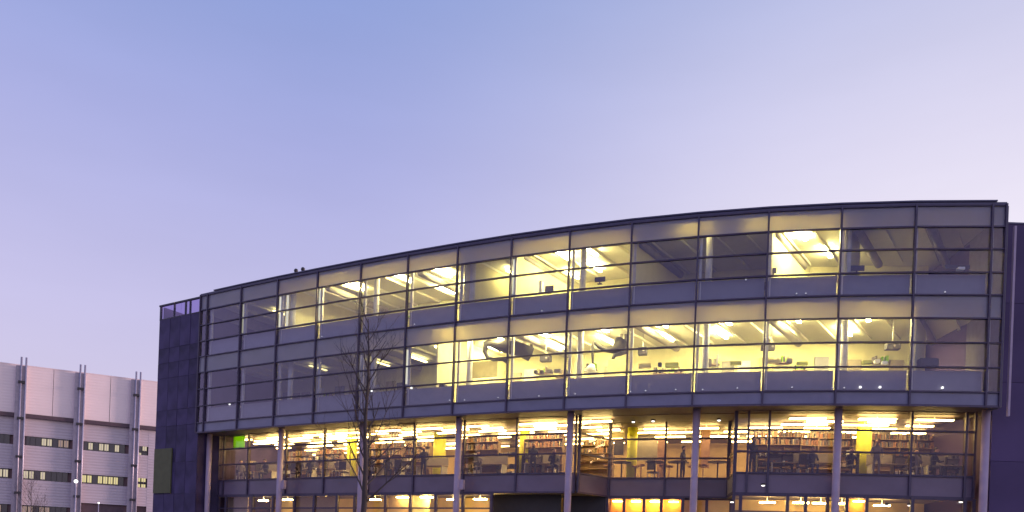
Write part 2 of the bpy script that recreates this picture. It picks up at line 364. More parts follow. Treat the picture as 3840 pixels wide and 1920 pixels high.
#  bay: (s, d, power)
L2 = [(3.35, 1.0, 60), (4.45, 1.0, 50), (4.9, 3.4, 40), (5.3, 1.1, 46), (5.45, 3.5, 34), (6.5, 2.6, 11), (7.62, 1.0, 60), (7.5, 3.6, 9), (8.12, .9, 60), (8.0, 3.0, 30), (9.7, .5, 3.4), (10.7, .5, 3), (11.45, 1.0, 120), (11.98, 3.2, 46), (.8, 3, 1.6), (1.5, 3.5, 3.0)]
L1 = [(5.15, 2.2, 9), (5.75, .5, 26), (6.1, 3.0, 46), (6.45, 1.0, 60), (6.3, 3.2, 50), (7.3, 1.0, 60), (7.3, 3.2, 50), (8.35, 1.0, 60), (8.3, 3.2, 50), (9.35, .9, 66), (9.35, 3.2, 50), (10.35, 1.0, 70), (10.3, 3.2, 50), (11.4, 1.0, 74), (11.35, 3.2, 50), (12.42, 1.0, 80), (12.35, 3.2, 50), (4.3, 3.5, 2.5), (3.4, 3.5, 1.2), (1.9, 3, .5)]
L2.sort(); L1.sort()
def bay_name(s): return '%s bay from left' % o_(int(s)+1)
for nm, lst, zc in (('top floor', L2, ZC2), ('middle floor', L1, ZC1)):
    used = {}
    for s, d, pw in lst:
        depth = 'near the glass' if d < 2 else 'deeper in the room'
        strip_light(s, d, zc, 1.35, pw*5.4, YEL, 'slanting light tube %s, %s, %s' % (depth, bay_name(s), nm), 'linear ceiling lights of the upper floors', direction=(Cv(s+.2, d)-Cv(s, d)).normalized() if d < .6 else None)

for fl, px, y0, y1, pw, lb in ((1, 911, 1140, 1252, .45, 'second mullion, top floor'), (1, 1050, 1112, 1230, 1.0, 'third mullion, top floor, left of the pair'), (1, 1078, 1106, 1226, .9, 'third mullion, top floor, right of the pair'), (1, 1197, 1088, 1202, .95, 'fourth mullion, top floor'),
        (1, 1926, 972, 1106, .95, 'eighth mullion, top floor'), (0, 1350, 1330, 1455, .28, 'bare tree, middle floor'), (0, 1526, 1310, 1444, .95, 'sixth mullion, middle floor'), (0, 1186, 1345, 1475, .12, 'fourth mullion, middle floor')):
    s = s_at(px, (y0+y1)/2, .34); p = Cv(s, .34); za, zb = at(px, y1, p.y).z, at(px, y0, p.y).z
    o = thing('glow_post', v3(p, za), 'white post with added glow just right of the %s' % lb, 'lamp', 'white posts with added glow behind the mullions')  # white posts lit from next bays; their glow is put in as emission
    MB().tube([v3(p, za+.03), v3(p, zb-.03)], .055, 10).build('tube', glowmat_c((1, .93, .68) if pw > .3 else (.8, .7, .8), pw), o, True)
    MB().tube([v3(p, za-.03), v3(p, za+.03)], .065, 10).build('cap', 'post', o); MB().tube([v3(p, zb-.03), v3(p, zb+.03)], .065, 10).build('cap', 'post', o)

# ------------------------------------------------------------------ round columns in front of the lower glass
COLX = [784, 1052, 1357, 1718, 2135, 2607, 3139, 3693]
DC = .85
for i, px in enumerate(COLX):
    s = s_at(px, 1700, DC); p = Cv(s, DC)
    c = MB().tube([v3(p, 0), v3(p, HB+.05)], .165, 20).build('column', 'column', B, True)
    if i in (1, 2, 3):
        h = head(s); q = at(px+24, 1818, p.y)
        MB().box((p.x+.27, p.y-.05, q.z), (.2, .2, .5), h).build('bracket', 'column', c)
    for zf, zc in ((ZF2, ZC2), (ZF1, ZC1)):
        ss = [0, 2, 4, 6, 8, 10, 12, 14][i]
        if ss in (0, 14): continue
        p2 = Cv(ss+.16, .75); MB().tube([v3(p2, zf), v3(p2, zc)], .15, 16).build('inner_column', 'post', B, True)

# ------------------------------------------------------------------ lower glazing
HR = [z+EYE for z in (7.37, 6.40, 5.42, 4.44, 3.51)]
DL = 1.55
def lowrun(pts, rows, hall=True):
    # pts: plan points (left to right)
    for k in range(len(pts)-1):
        a, b = pts[k], pts[k+1]; e = (b-a)
        if e.length < .02: continue
        e1 = e.normalized(); n = Vector((-e1.y, e1.x))
        for r in range(len(rows)-1):
            z1, z0 = rows[r], rows[r+1]; nm, mt = ('spandrel_panel', 'spandrel_low') if r == 3 else ('glass_pane', 'glass_low')
            MB().para(v3(a+e1*.03+n*.03, z0+.03), v3(e1*(e.length-.06), 0), v3(n*.03, 0), (0, 0, z1-z0-.06)).build(nm, mt, B)
    for r, z in enumerate(rows):
        poly = [p-Vector((0, .04)) for p in pts]+[p+Vector((0, .09)) for p in reversed(pts)]
        MB().prism([(p.x, p.y) for p in poly], z-.04, z+.04).build('transom', 'mullion', B)
    for k, p in enumerate(pts):
        j = min(k, len(pts)-2); e = pts[j+1]-pts[j]
        MB().box((p.x, p.y, (rows[0]+rows[-1])/2), (.09, .15, rows[0]-rows[-1]), math.atan2(e.y, e.x)).build('mullion', 'mullion', B)
def onl(px, d=DL, y=1800): return Cv(s_at(px, y, d), d)
runA = [onl(x) for x in (820, 838, 929, 1070, 1213, 1380, 1549, 1736, 1933, 2155)]
lowrun(runA, HR)
DRc = 3.7
pA = runA[-1]+(runA[-1]-runA[-2]).normalized()*.18
cornerL = onl(2283, DRc); 
lowrun([pA, cornerL], HR)
runR = [onl(x, DRc) for x in (2283, 2492, 2612, 2729)]
lowrun(runR, HR)
blockL = onl(2753, DL-.2)
lowrun([runR[-1], blockL], HR)
runC = [blockL]+[onl(x, DL-.2) for x in (2800, 2878, 3142, 3411, 3616, 3650)]
lowrun(runC, HR)
LOWP = runA+[pA]+runR+runC
# floor slab and ceilings of the first floor, ground-floor soffit (follows the glass line)
LOWS = sorted([s_at(820, 1800, DL)]+list(range(1, 15)))
inner = [p+Vector((.0, .16)) for p in LOWP]
back = [Cv(s, 10.9) for s in reversed([0]+list(range(1, 15)))]
MB().prism([(p.x, p.y) for p in inner+back], HR[4]+.1, HR[3]-.1).build('floor_slab', 'slab', B)
MB().prism([(p.x, p.y) for p in inner+back], HR[3]-.09, HR[3]-.07).build('floor_finish', 'floor', B)
strip(list(range(0, 15)), 1.9, 11, HB-.0, HB+.12, 'soffit', 'soffit')
# head band between the top rail and the soffit
for pts in (runA, [pA, cornerL], runR, [runR[-1], blockL], runC):
    for k in range(len(pts)-1):
        a, b = pts[k], pts[k+1]; MB().para(v3(a, HR[0]+.045), v3(b-a, 0), (0, .12, 0), (0, 0, HB-HR[0]-.05)).build('head_panel', 'soffit', B)
# ceiling in waves
def wave_ceiling():
    sv = [k*.5 for k in range(0, 29)]; dv = [DL+.45+q*.12 for q in range(0, 70)]
    vs_, fs = [], []
    for s in sv:
        for d in dv:
            z = HR[0]+.04+.07*math.sin(d*6.4+1.2*math.sin(s*1.9)+.6*math.sin(s*5))+.03*math.sin(d*11+s*2)
            ok = d
            if 8.15 < s < 10.6: ok = max(d, DRc+.35+(d-DL-.45)*.7)
            p = Cv(s, ok); vs_.append((p.x, p.y, z))
    n = len(dv)
    for i in range(len(sv)-1):
        for j in range(n-1): fs.append((i*n+j, i*n+j+1, (i+1)*n+j+1, (i+1)*n+j))
    mb = MB(); mb.v = [Vector(v) for v in vs_]; mb.f = fs
    return mb.build('wave_ceiling', 'waveceil', B, True)
wave_ceiling()
strip(list(range(0, 15)), 10.6, 10.75, HR[3], HB, 'back_wall', 'hallwall')
# ------------------------------------------------------------------ first-floor lights, rows running along the facade
for row, d in enumerate((2.3, 3.0, 3.8, 4.7, 5.8, 7.2, 8.9)):
    for s in [x*.95+.15+(.3 if row % 2 else 0) for x in range(15)]:
        if s > 13.5: continue
        if 7.8 < s < 11.0 and d < 4.6: continue
        D = (Cv(s+.4, d)-Cv(s, d)).normalized()
        strip_light(s+random.uniform(-.12, .12), d, HR[0]-.02, random.choice((1.6, 2.1, 1.2)), 31+random.uniform(-12, 12), AMB, 'strip light in the %s ceiling row from the glass, %s, library' % (o_(row), bay_name(s)), 'strip lights of the library floor', w=.2, drop=.3, direction=D)

# ------------------------------------------------------------------ ground floor
GZ = HR[4]
gL = [onl(x, DL, 1900) for x in (820, 848, 947, 1024, 1104, 1178, 1264, 1330, 1446, 1539, 1635, 1736, 1843)]
gR = [onl(x, DL-.2, 1900) for x in (2750, 2776, 2952, 3020, 3102, 3174, 3249, 3420, 3616, 3650)]
gM = [onl(x, DRc, 1900) for x in (2278, 2340, 2415, 2480, 2560)]
gD = [onl(x, DRc+.2, 1900) for x in (2560, 2650, 2740)]
def ground_run(pts, door=(), rows=(GZ-.08, GZ-.82, 1.1, .08)):
    for k in range(len(pts)-1):
        a, b = pts[k], pts[k+1]; e = b-a; e1 = e.normalized(); n = Vector((-e1.y, e1.x))
        for r in range(3):
            MB().para(v3(a+e1*.05+n*.03, rows[r+1]+.03), v3(e1*(e.length-.1), 0), v3(n*.03, 0), (0, 0, rows[r]-rows[r+1]-.06)).build('glass_pane', 'glass_low', B)
    for z in rows:
        poly = [p-Vector((0, .03)) for p in pts]+[p+Vector((0, .08)) for p in reversed(pts)]
        MB().prism([(p.x, p.y) for p in poly], z-.04, z+.04).build('transom', 'mullion', B)
    for k, p in enumerate(pts):
        j = min(k, len(pts)-2); e = pts[j+1]-pts[j]
        MB().box((p.x, p.y, GZ/2), (.14, .14, GZ-.06), math.atan2(e.y, e.x)).build('mullion', 'mullion', B)
for r in (gL, gR, gM, gD): ground_run(r)
strip(list(range(0, 15)), 10.6, 10.8, 0, GZ, 'back_wall', 'hallwall')
strip(list(range(0, 15)), 5.5, 5.65, 0, GZ+.08, 'inner_wall', 'groundwall')
# sheets coloured near black for the shade in the entrance voids
e0, e1 = Cv(s_at(1850, 1900, DL), DL), Cv(s_at(2112, 1900, DL), DL)
MB().para(v3(Cv(s_at(1850, 1900, 2.6), 2.6), 0), v3(e1-e0, 0), (0, .1, 0), (0, 0, GZ)).build('entrance_void_sheet', 'dark', B)
MB().para(v3(onl(2115, DRc-.3), 0), v3(onl(2275, DRc-.1)-onl(2115, DRc-.3), 0), (0, .1, 0), (0, 0, GZ)).build('entrance_void_sheet', 'dark', B)
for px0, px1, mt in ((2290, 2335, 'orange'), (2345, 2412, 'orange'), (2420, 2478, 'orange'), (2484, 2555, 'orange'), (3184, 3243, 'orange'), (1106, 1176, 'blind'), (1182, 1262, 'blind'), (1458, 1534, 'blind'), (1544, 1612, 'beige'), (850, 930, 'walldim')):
    dd = (DRc if 2200 < px0 < 2700 else DL)+.6
    a, b = onl(px0, dd, 1900), onl(px1, dd, 1900)
    MB().para(v3(a, .1), v3(b-a, 0), (0, .06, 0), (0, 0, GZ-.2)).build('screen_panel', mt, B)
gl = [(985, 1.6, 26), (1075, 1.2, 16), (1215, 1.0, 10), (1400, 1.6, 24), (1500, .3, 10), (1590, .3, 26), (1690, 1.8, 24), (1790, 1.5, 30), (2310, .35, 40), (2380, .35, 60), (2450, .35, 60), (2520, .35, 40), (2860, 2, 18), (2985, 1.8, 26), (3060, 1.8, 26), (3140, 1.8, 20), (3212, .3, 40), (3290, 2.2, 14)]
for i, (px, dd, pw) in enumerate(gl):
    base = DRc if 2200 < px < 2700 else DL
    s = s_at(px-12, 1900, base+dd); col = (1, .5, .13) if pw >= 40 else AMB
    D = (Cv(s+.2, 2)-Cv(s, 2)).normalized()
    strip_light(s, base+dd, GZ+.06, .7 if pw < 40 else .45, pw*(1.9 if pw >= 40 else 6.5), col, 'short ceiling light in the ground floor rooms, %s from the left' % ('first' if i == 0 else o_(i)), 'ground floor ceiling lights', w=.2, drop=.3, direction=D)

# ------------------------------------------------------------------ dark wing at the left
WA = atH(600, 1147, HT-.12); WB = v3(Cv(S0, .12), HT)
WA.z = 0; WB.z = 0
wing = thing('dark_wing', WA, 'dark violet clad wing closing the left end of the glass building', 'building wing')
we = (WB-WA); wl = we.length; we1 = we.normalized(); wn = Vector((-we1.y, we1.x, 0))
lowB = v3(Cv(s_at(822, 1800, DL), DL), 0)
ZW = HT-.15
# walls as rows of panels
cols = [0, .26, .5, .74, 1.0]
zrows = [ZW-.9, ZR[3], ZR[4], ZR[5], ZR[7], ZR[8], 7.2, 5.2, 3.0, .05]
for r in range(len(zrows)-1):
    for c in range(4):
        a = WA+we*cols[c]; w_ = we*(cols[c+1]-cols[c])
        MB().para(a+we1*.015+wn*random.uniform(.0, .02)+Vector((0, 0, zrows[r+1]+.015)), w_-we1*.03, wn*.2, (0, 0, zrows[r]-zrows[r+1]-.03)).build('cladding_panel', 'wing', wing)
MB().para(WA+wn*.03, we, wn*8, (0, 0, ZW-1.0)).build('core_wall', 'wing', wing)
MB().para(WB-we1*.4+wn*.25, (lowB-WB)+we1*.4-wn*.25, wn*6, (0, 0, HB+.02)).build('lower_wall', 'wing', wing)
# roof screen of glass and posts
MB().para(WA-we1*.03-wn*.03+Vector((0, 0, ZW-.05)), we+we1*.03, wn*.12, (0, 0, .1)).build('top_rail', 'wingframe', wing)
MB().para(WA+Vector((0, 0, ZW-.93)), we, wn*.1, (0, 0, .06)).build('bottom_rail', 'wingframe', wing)
for px in (603, 653, 695, 712, 754):
    t = 0; u = uv(px, 1150)[0]
    # meet of the view ray with the wing plane
    t = (u*WA.y-WA.x)/(we.x-u*we.y); a = WA+we*t
    MB().box(a+Vector((0, 0, ZW-.45))+wn*.05, (.1 if px > 603 else .16, .1, .9), math.atan2(we.y, we.x)).build('screen_post', 'wingframe', wing)
for c in range(4):
    a = WA+we*cols[c]; MB().para(a+wn*.03+Vector((0, 0, ZW-.86)), we*(cols[c+1]-cols[c]), wn*.02, (0, 0, .8)).build('screen_pane', 'screen', wing)
MB().para(WA+wn*4+Vector((0, 0, ZW-.98)), we*.95, wn*.1, (0, 0, .62)).build('far_parapet', 'rwing', wing)
MB().para(WA+we1*.1+wn*.2+Vector((0, 0, ZW-1.0)), wn*7.5, we1*.1, (0, 0, .95)).build('side_parapet', 'rwing', wing)
# olive panel
pa = [at(x, 1760, WA.y-.1) for x in (577, 665)]
oo = MB().para(Vector((pa[0].x, WA.y-.12-.0, at(620, 1852, WA.y).z)), v3(Vector((we1.x, we1.y))*((pa[1].x-pa[0].x)/we1.x), 0), wn*.08, (0, 0, 2.85)).build('sign_panel', 'green')
tag(oo, 'blank olive green square panel on the dark left wing', 'sign')

# ------------------------------------------------------------------ dark wing at the right
q0 = at(3752, 1525, 33.6)
RB = Vector((q0.x-.6, 33.2, 0)); zr = at(3800, 840, 33.2).z
rw = thing('dark_wing', RB, 'plain dark purple wing at the right edge beyond the curved glass', 'building wing')
for c in range(3):
    for r in range(5):
        w_ = 2.4; h_ = zr/5
        MB().para(RB+Vector((c*w_+.008, random.uniform(0, .01), r*h_+.008)), (w_-.016, 0, 0), (0, .2, 0), (0, 0, h_-.016)).build('cladding_panel', 'rwing', rw)
MB().para(RB+Vector((0, .1, 0)), (7.2, 0, 0), (0, 9, 0), (0, 0, zr-.02)).build('core_wall', 'rwing', rw)
MB().para(RB+Vector((-.02, -.02, zr)), (7.3, 0, 0), (0, .4, 0), (0, 0, .07)).build('coping', 'edge', rw)
pt = at(3772, 1560, 32.3)
MB().box((pt.x+.12, 32.35, (pt.z+HT-1)/2), (.09, .12, HT-1-pt.z)).build('downpipe', 'column', rw)

# ------------------------------------------------------------------ pale building far left
a0 = Vector((-58.86, 91.86)); e0 = Vector((5.48, 2.67)).normalized(); n0 = Vector((-e0.y, e0.x)); BL = 6.1
FB = thing('pale_building', (a0.x, a0.y, 0), 'pale ribbed metal clad building with twin steel masts at the left', 'building')
def fb(s, d, z): p = a0+e0*(s*BL)+n0*d; return Vector((p.x, p.y, z))
def fbox(s0, s1, d0, d1, z0, z1, name, mt, parent=None):
    return MB().para(fb(s0, d0, z0), v3(e0*((s1-s0)*BL), 0), v3(n0*(d1-d0), 0), (0, 0, z1-z0)).build(name, mt, parent or FB)
ZP = at(92, 1372, fb(0, 0, 0).y).z; ZE = at(92, 1562, fb(0, 0, 0).y).z
zy = lambda y: at(92, y, 91.86).z
s_lo, s_hi = -2, 3
for k in range(s_lo, s_hi):
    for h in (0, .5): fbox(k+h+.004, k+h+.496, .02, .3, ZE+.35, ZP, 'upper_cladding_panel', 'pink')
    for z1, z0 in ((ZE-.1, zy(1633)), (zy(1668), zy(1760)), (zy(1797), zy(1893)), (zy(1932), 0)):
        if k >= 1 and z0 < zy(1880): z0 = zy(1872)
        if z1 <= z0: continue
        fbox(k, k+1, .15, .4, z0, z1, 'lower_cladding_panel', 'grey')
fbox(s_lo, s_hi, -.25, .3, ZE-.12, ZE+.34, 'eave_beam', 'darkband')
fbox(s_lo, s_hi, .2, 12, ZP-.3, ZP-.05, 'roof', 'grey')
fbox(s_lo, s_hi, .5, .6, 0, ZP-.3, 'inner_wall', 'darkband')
fbox(s_lo, s_lo+.05, .5, 12, 0, ZP-.3, 'end_wall', 'grey'); fbox(s_hi-.05, s_hi, .5, 12, 0, ZP-.3, 'end_wall', 'grey')
fbox(s_lo, s_hi, 12, 12.3, 0, ZP-.05, 'rear_wall', 'grey')
fbox(s_lo, s_hi, -.02, .5, ZP-.02, ZP+.1, 'coping', 'pink')
fr_ = lambda x: (x-185)/436.0
def win(s0, s1, z0, z1, lit):
    w = fbox(s0, s1, .3, .36, z0, z1, 'window', 'wdark')
    if lit:
        f_ = MB().para(fb(s0+.008, .26, z0+.14), v3(e0*((s1-s0-.016)*BL), 0), v3(n0*.03, 0), (0, 0, z1-z0-.26)).build('pane', lit, w)
        mid = (s0+s1)/2
        MB().para(fb(mid-.004, .22, z0+.05), v3(e0*(.008*BL), 0), v3(n0*.035, 0), (0, 0, z1-z0-.1)).build('frame_bar', 'pier', w)
Z1, Z2, Z3 = (zy(1667), zy(1634)), (zy(1796), zy(1761)), (zy(1931), zy(1894))
def strip_win(k, zz, xs):
    # xs: crop positions of lit panes
    n = 8; s0, s1 = k+.04, k+.80
    for j in range(n):
        a, b = s0+(s1-s0)*j/n, s0+(s1-s0)*(j+1)/n
        c = (a+b)/2; lit = None
        for (x0, x1, mt) in xs:
            if fr_(x0) <= c <= fr_(x1): lit = mt
        win(a+.003, b-.003, zz[0], zz[1], lit)
strip_win(-1, Z1, []); strip_win(-1, Z2, [(5, 85, 'litwin')]); strip_win(-1, Z3, [(-50, 70, 'litwin3')])
strip_win(0, Z1, [(335, 408, 'litwin'), (460, 535, 'litwin3')]); strip_win(0, Z2, [(198, 278, 'litwin'), (322, 368, 'litwin')]); strip_win(0, Z3, [(180, 270, 'litwin3'), (320, 390, 'litwin3')])
strip_win(1, Z1, [(662, 722, 'litwin'), (770, 835, 'litwin'), (882, 945, 'litwin')]); strip_win(1, Z2, [(640, 718, 'litwin2'), (760, 828, 'litwin2'), (866, 934, 'litwin2')])
for zt, zb, mt in ((zy(1622), zy(1688), 'litwin'), (zy(1750), zy(1809), 'litwin2')):
    for q in range(2):
        for rr in range(2):
            s0 = 2.02+q*.10; h_ = (zt-zb)/2; win(s0+.003, s0+.095, zb+rr*h_+.03, zb+(rr+1)*h_-.03, mt if (q+rr) != 1 or mt == 'litwin2' else None)
fbox(2.24, 3, .13, .2, 5, ZE-.2, 'end_panel', 'grey')
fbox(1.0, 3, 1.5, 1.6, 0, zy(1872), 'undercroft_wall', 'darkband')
for k in range(-2, 3):
    pr = fbox(k-.125, k+.045, -.5, .15, 0, ZP-.1, 'pier', 'pier')
    for j, dx in enumerate((-.035, .045)):
        p = fb(k+dx, -.62, 0)
        MB().tube([p, p+Vector((0, 0, zy(1344)))], .11, 8).build('mast', 'steel', FB, True)
    for z in (zy(1437), zy(1572), zy(1715), zy(1850)):
        MB().box(fb(k-.02, -.6, z), (.7, .3, .28), math.atan2(e0.y, e0.x)).build('mast_clamp', 'dark', FB)

# ------------------------------------------------------------------ lamps outside
def globe(mb, c, r, k=10):
    c = Vector(c); n = len(mb.v)
    for i in range(1, 6):
        a = math.pi*i/6
        for j in range(k): mb.v.append(c+Vector((math.sin(a)*math.cos(2*math.pi*j/k), math.sin(a)*math.sin(2*math.pi*j/k), math.cos(a)))*r)
    for i in range(4):
        for j in range(k): mb.f.append((n+i*k+j, n+(i+1)*k+j, n+(i+1)*k+(j+1) % k, n+i*k+(j+1) % k))
    mb.f.append(tuple(n+j for j in range(k))); mb.f.append(tuple(n+4*k+j for j in range(k))[::-1]); return mb
def street_lamp(px, py, Y, r, label):
    h = at(px, py, Y); o = thing('street_lamp', (h.x, h.y, 0), label, 'street lamp')
    MB().tube([(h.x, h.y, 0), (h.x, h.y, h.z-r)], [.07, .04], 8).build('pole', 'steel', o, True)
    globe(MB(), h, r).build('lamp_globe', 'bulb', o, True)
    MB().tube([(h.x, h.y, h.z+r*.9), (h.x, h.y, h.z+r*1.25)], [r*1.1, r*.3], 10).build('lamp_cap', 'dark', o)
street_lamp(285, 1805, 70, .17, 'street lamp with bright white globe before the pale building')
street_lamp(370, 1886, 80, .09, 'small dim street lamp low before the pale building')

# ------------------------------------------------------------------ small things on the upper floors
def yaw(s): return head(s)
def place(px, py, d): s = s_at(px, py, d); return s, Cv(s, d)
spots = [(1, 1554, 1216), (1, 1207, 1262), (1, 2032, 1166), (1, 2797, 1049), (1, 2987, 1101), (1, 3022, 1100), (1, 3544, 1095),
         (0, 1394, 1466), (0, 1543, 1455), (0, 861, 1516), (0, 1686, 1501), (0, 1742, 1500), (0, 1868, 1491), (0, 2021, 1485), (0, 2157, 1477), (0, 2364, 1469), (0, 2421, 1465), (0, 2534, 1461), (0, 2635, 1461), (0, 2765, 1455), (0, 2970, 1452), (0, 3122, 1454), (0, 3166, 1454), (0, 3226, 1452), (0, 3300, 1452), (0, 3534, 1454)]
big = {861, 1394, 1543, 3300, 3534, 3226}
for i, (up, px, py) in enumerate(spots):
    s, p = place(px, py, .12); h = at(px, py, p.y); r = .055 if px in big else .035
    o = thing('spot_lamp', h, 'small white spot lamp low behind %s floor glass, %s' % ('top' if up else 'middle', bay_name(s)), 'lamp', 'small white lamps behind the glass')
    globe(MB(), h, r, 8).build('bulb', 'bulb2' if px not in big else 'bulb', o, True)
    MB().box(h-Vector((0, 0, r+.015)), (.07, .07, .03)).build('base', 'dark', o)
def monitor(px, py, d, wpx, hpx, label):
    s, p = place(px, py, d); h = at(px, py, p.y); k_ = p.y/F; w, hh = wpx*k_, hpx*k_; a = yaw(s)
    o = thing('monitor', h-Vector((0, 0, hh/2+.1)), label, 'monitor', 'monitors on the desks behind the glass')
    MB().box(h, (w, .05, hh), a).build('screen', 'dark', o)
    MB().box(h-Vector((0, 0, hh/2+.05)), (.06, .05, .1), a).build('neck', 'dark', o)
    MB().box(h-Vector((0, 0, hh/2+.1)), (.22, .16, .02), a).build('foot', 'dark', o)
for a in ((2060, 1082, .8, 34, 20, 'dark monitor on the top floor sill, ninth bay side'), (3213, 1006, .7, 54, 20, 'wide dark monitor just right of the brightest top floor bay'), (2900, 1015, .7, 22, 20, 'small dark monitor at the left of the brightest bay'), (3590, 1002, .9, 90, 14, 'long low monitor in the dim right corner of the top floor'), (1700, 1212, .8, 26, 22, 'square monitor by the column in the sixth top floor bay'), (2250, 1048, 1.0, 40, 18, 'monitor in the yellow lit ninth top floor bay')): monitor(*a)
def boxitem(name, px, py, d, wpx, hpx, dep, mt, label, cat, group=None):
    s, p = place(px, py, d); h = at(px, py, p.y); k_ = p.y/F; a = yaw(s); w, hh = wpx*k_, hpx*k_
    bm = bmesh.new(); bmesh.ops.create_cube(bm, size=1); bmesh.ops.scale(bm, vec=(w, dep, hh), verts=bm.verts)
    bmesh.ops.bevel(bm, geom=bm.edges[:], offset=min(w, dep, hh)*.12, segments=2, affect='EDGES')
    me = bpy.data.meshes.new(name); bm.to_mesh(me); bm.free(); me.materials.append(M[mt]); o = bpy.data.objects.new(name, me); link(o); o.location = h; o.rotation_euler.z = a
    return tag(o, label, cat, group)
for px, py, wp, hp, lb in ((2047, 1345, 40, 22, 'eighth'), (2410, 1318, 32, 26, 'tenth'), (2862, 1305, 16, 16, 'eleventh'), (2892, 1303, 24, 20, 'twelfth'), (3347, 1300, 50, 22, 'thirteenth')):
    s, p = place(px, py, 2.6); h = at(px, py, p.y); k_ = p.y/F
    o = thing('projector', v3(p, ZC1), 'dark projector hanging from the ceiling of the %s middle floor bay' % lb, 'projector', 'projectors hanging on the middle floor')
    MB().box(h, (wp*k_, .35, hp*k_), yaw(s)).build('body', 'dark', o)
    MB().box((h.x, h.y, (h.z+ZC1)/2), (.04, .04, ZC1-h.z), 0).build('hanger', 'post', o)
    MB().tube([h+Vector((0, -.17, 0)), h+Vector((0, -.22, 0))], .05, 8).build('lens', 'mid', o)
boxitem('notice_board', 1815, 1385, 3.2, 112, 62, .08, 'beige', 'large beige board standing in the seventh middle floor bay', 'board')
boxitem('notice_board', 2320, 1372, 3.0, 80, 50, .08, 'beige', 'beige board behind the second grey extraction arm', 'board')
boxitem('cabinet', 2030, 1078, .9, 12, 44, .3, 'white', 'narrow white upright cabinet beside a dark monitor, top floor', 'cabinet')
boxitem('equipment_box', 1690, 1208, 1.1, 30, 22, .35, 'mid', 'grey equipment box on the top floor sill beside a column', 'box')
boxitem('printer', 3478, 1362, .8, 70, 30, .45, 'dark', 'dark bulky printer in the last large middle floor bay', 'printer')
boxitem('equipment_box', 1655, 1452, .7, 40, 16, .35, 'dark', 'dark flat box on the sill left of the lit middle floor', 'box')
boxitem('paper_stack', 3602, 1009, .6, 24, 10, .25, 'white', 'small heap of white paper in the dim top right bay', 'paper')
boxitem('paper_stack', 3316, 1361, .7, 20, 12, .2, 'white', 'white papers on the sill of the thirteenth bay', 'paper')
for px, py, wp, hp, mt, lb in ((2010, 1396, 12, 12, 'dark', 'a'), (2032, 1396, 12, 12, 'dark', 'b'), (2062, 1394, 22, 13, 'mid', 'c'), (2092, 1392, 26, 13, 'mid', 'd'), (2418, 1372, 46, 14, 'beige', 'e'), (2475, 1368, 14, 14, 'dark', 'f'), (2520, 1370, 50, 18, 'yellowgreen', 'g'), (2760, 1362, 40, 12, 'yellowgreen', 'h'), (2900, 1356, 44, 14, 'beige', 'i'), (2960, 1354, 20, 18, 'mid', 'j'), (3008, 1364, 40, 12, 'yellowgreen', 'k'), (3250, 1360, 34, 14, 'yellowgreen', 'l'), (3288, 1356, 18, 14, 'white', 'm'), (2655, 1362, 26, 30, 'mid', 'n'), (2690, 1352, 8, 44, 'white', 'o')):
    nice = {'dark': 'dark', 'mid': 'grey', 'beige': 'beige', 'yellowgreen': 'yellow green', 'white': 'white'}[mt]
    s = s_at(px, py, 1.5)
    boxitem('desk_box', px, py, 1.5, wp, hp, .25, mt, '%s %s box file on a desk, middle floor, %s' % ('small' if wp < 20 else 'medium' if wp < 40 else 'wide', nice, bay_name(s)+''), 'box', 'boxes on the middle floor desks')
# long desks behind the sill on the middle floor
for k in (6, 7, 8, 9, 10, 11, 12):
    o = thing('desk', v3(Cv(k+.5, 1.5), ZF1), 'long desk standing behind the sill in the %s, middle floor' % bay_name(k+.1), 'desk', 'desks on the middle floor')
    p = Cv(k+.5, 1.5); a = head(k+.5)
    MB().box((p.x, p.y, ZF1+.74), (2.3, .75, .03), a).build('desk_top', 'desk', o)
    for sx in (-1.05, 1.05):
        MB().box((p.x+sx*math.cos(a), p.y+sx*math.sin(a), ZF1+.36), (.05, .6, .72), a).build('leg', 'post', o)

# grey extraction arms
def arm(pts, rs, hood, label, Y):
    ps = [at(x, y, Y+dy) for x, y, dy in pts]
    o = thing('extraction_arm', v3(Vector((ps[0].x, ps[0].y)), ZC1), label, 'extraction arm', 'extraction arms on the middle floor')
    MB().tube(ps, rs, 12).build('hose', 'arm', o, True)
    if hood:
        a, b = at(*hood[0], Y), at(*hood[1], Y)
        MB().tube([a, b], [hood[2], hood[3]], 14).build('hood', 'white', o, True)
    MB().tube([Vector((ps[0].x, ps[0].y, ZC1)), ps[0]], .08, 8).build('ceiling_mount', 'duct', o)
    return o
arm([(1992, 1330, .4), (1955, 1312, .3), (1912, 1302, .1), (1880, 1292, 0), (1845, 1285, -.1), (1822, 1292, -.1), (1818, 1318, -.1), (1828, 1340, 0), (1850, 1348, 0), (1885, 1346, .1), (1905, 1355, .1)],
    [.38, .36, .36, .38, .28, .18, .12, .10, .10, .12, .15], None, 'thick looping grey extraction arm left of the ninth mullion', 40.3)
arm([(2330, 1284, .3), (2318, 1300, .2), (2300, 1312, .1), (2270, 1312, 0), (2245, 1298, 0), (2229, 1282, 0), (2222, 1300, 0), (2222, 1330, 0), (2223, 1368, 0)],
    [.36, .34, .2, .12, .11, .11, .09, .07, .05], ((2222, 1366), (2214, 1394), .1, .36), 'grey extraction arm bending over a white cone hood', 38.6)
o = arm([(2345, 1316, .3), (2325, 1325, .2), (2305, 1332, .1), (2298, 1346, 0)], [.16, .14, .1, .08], None, 'short grey extraction arm crossing under the hooded arm', 38.6)

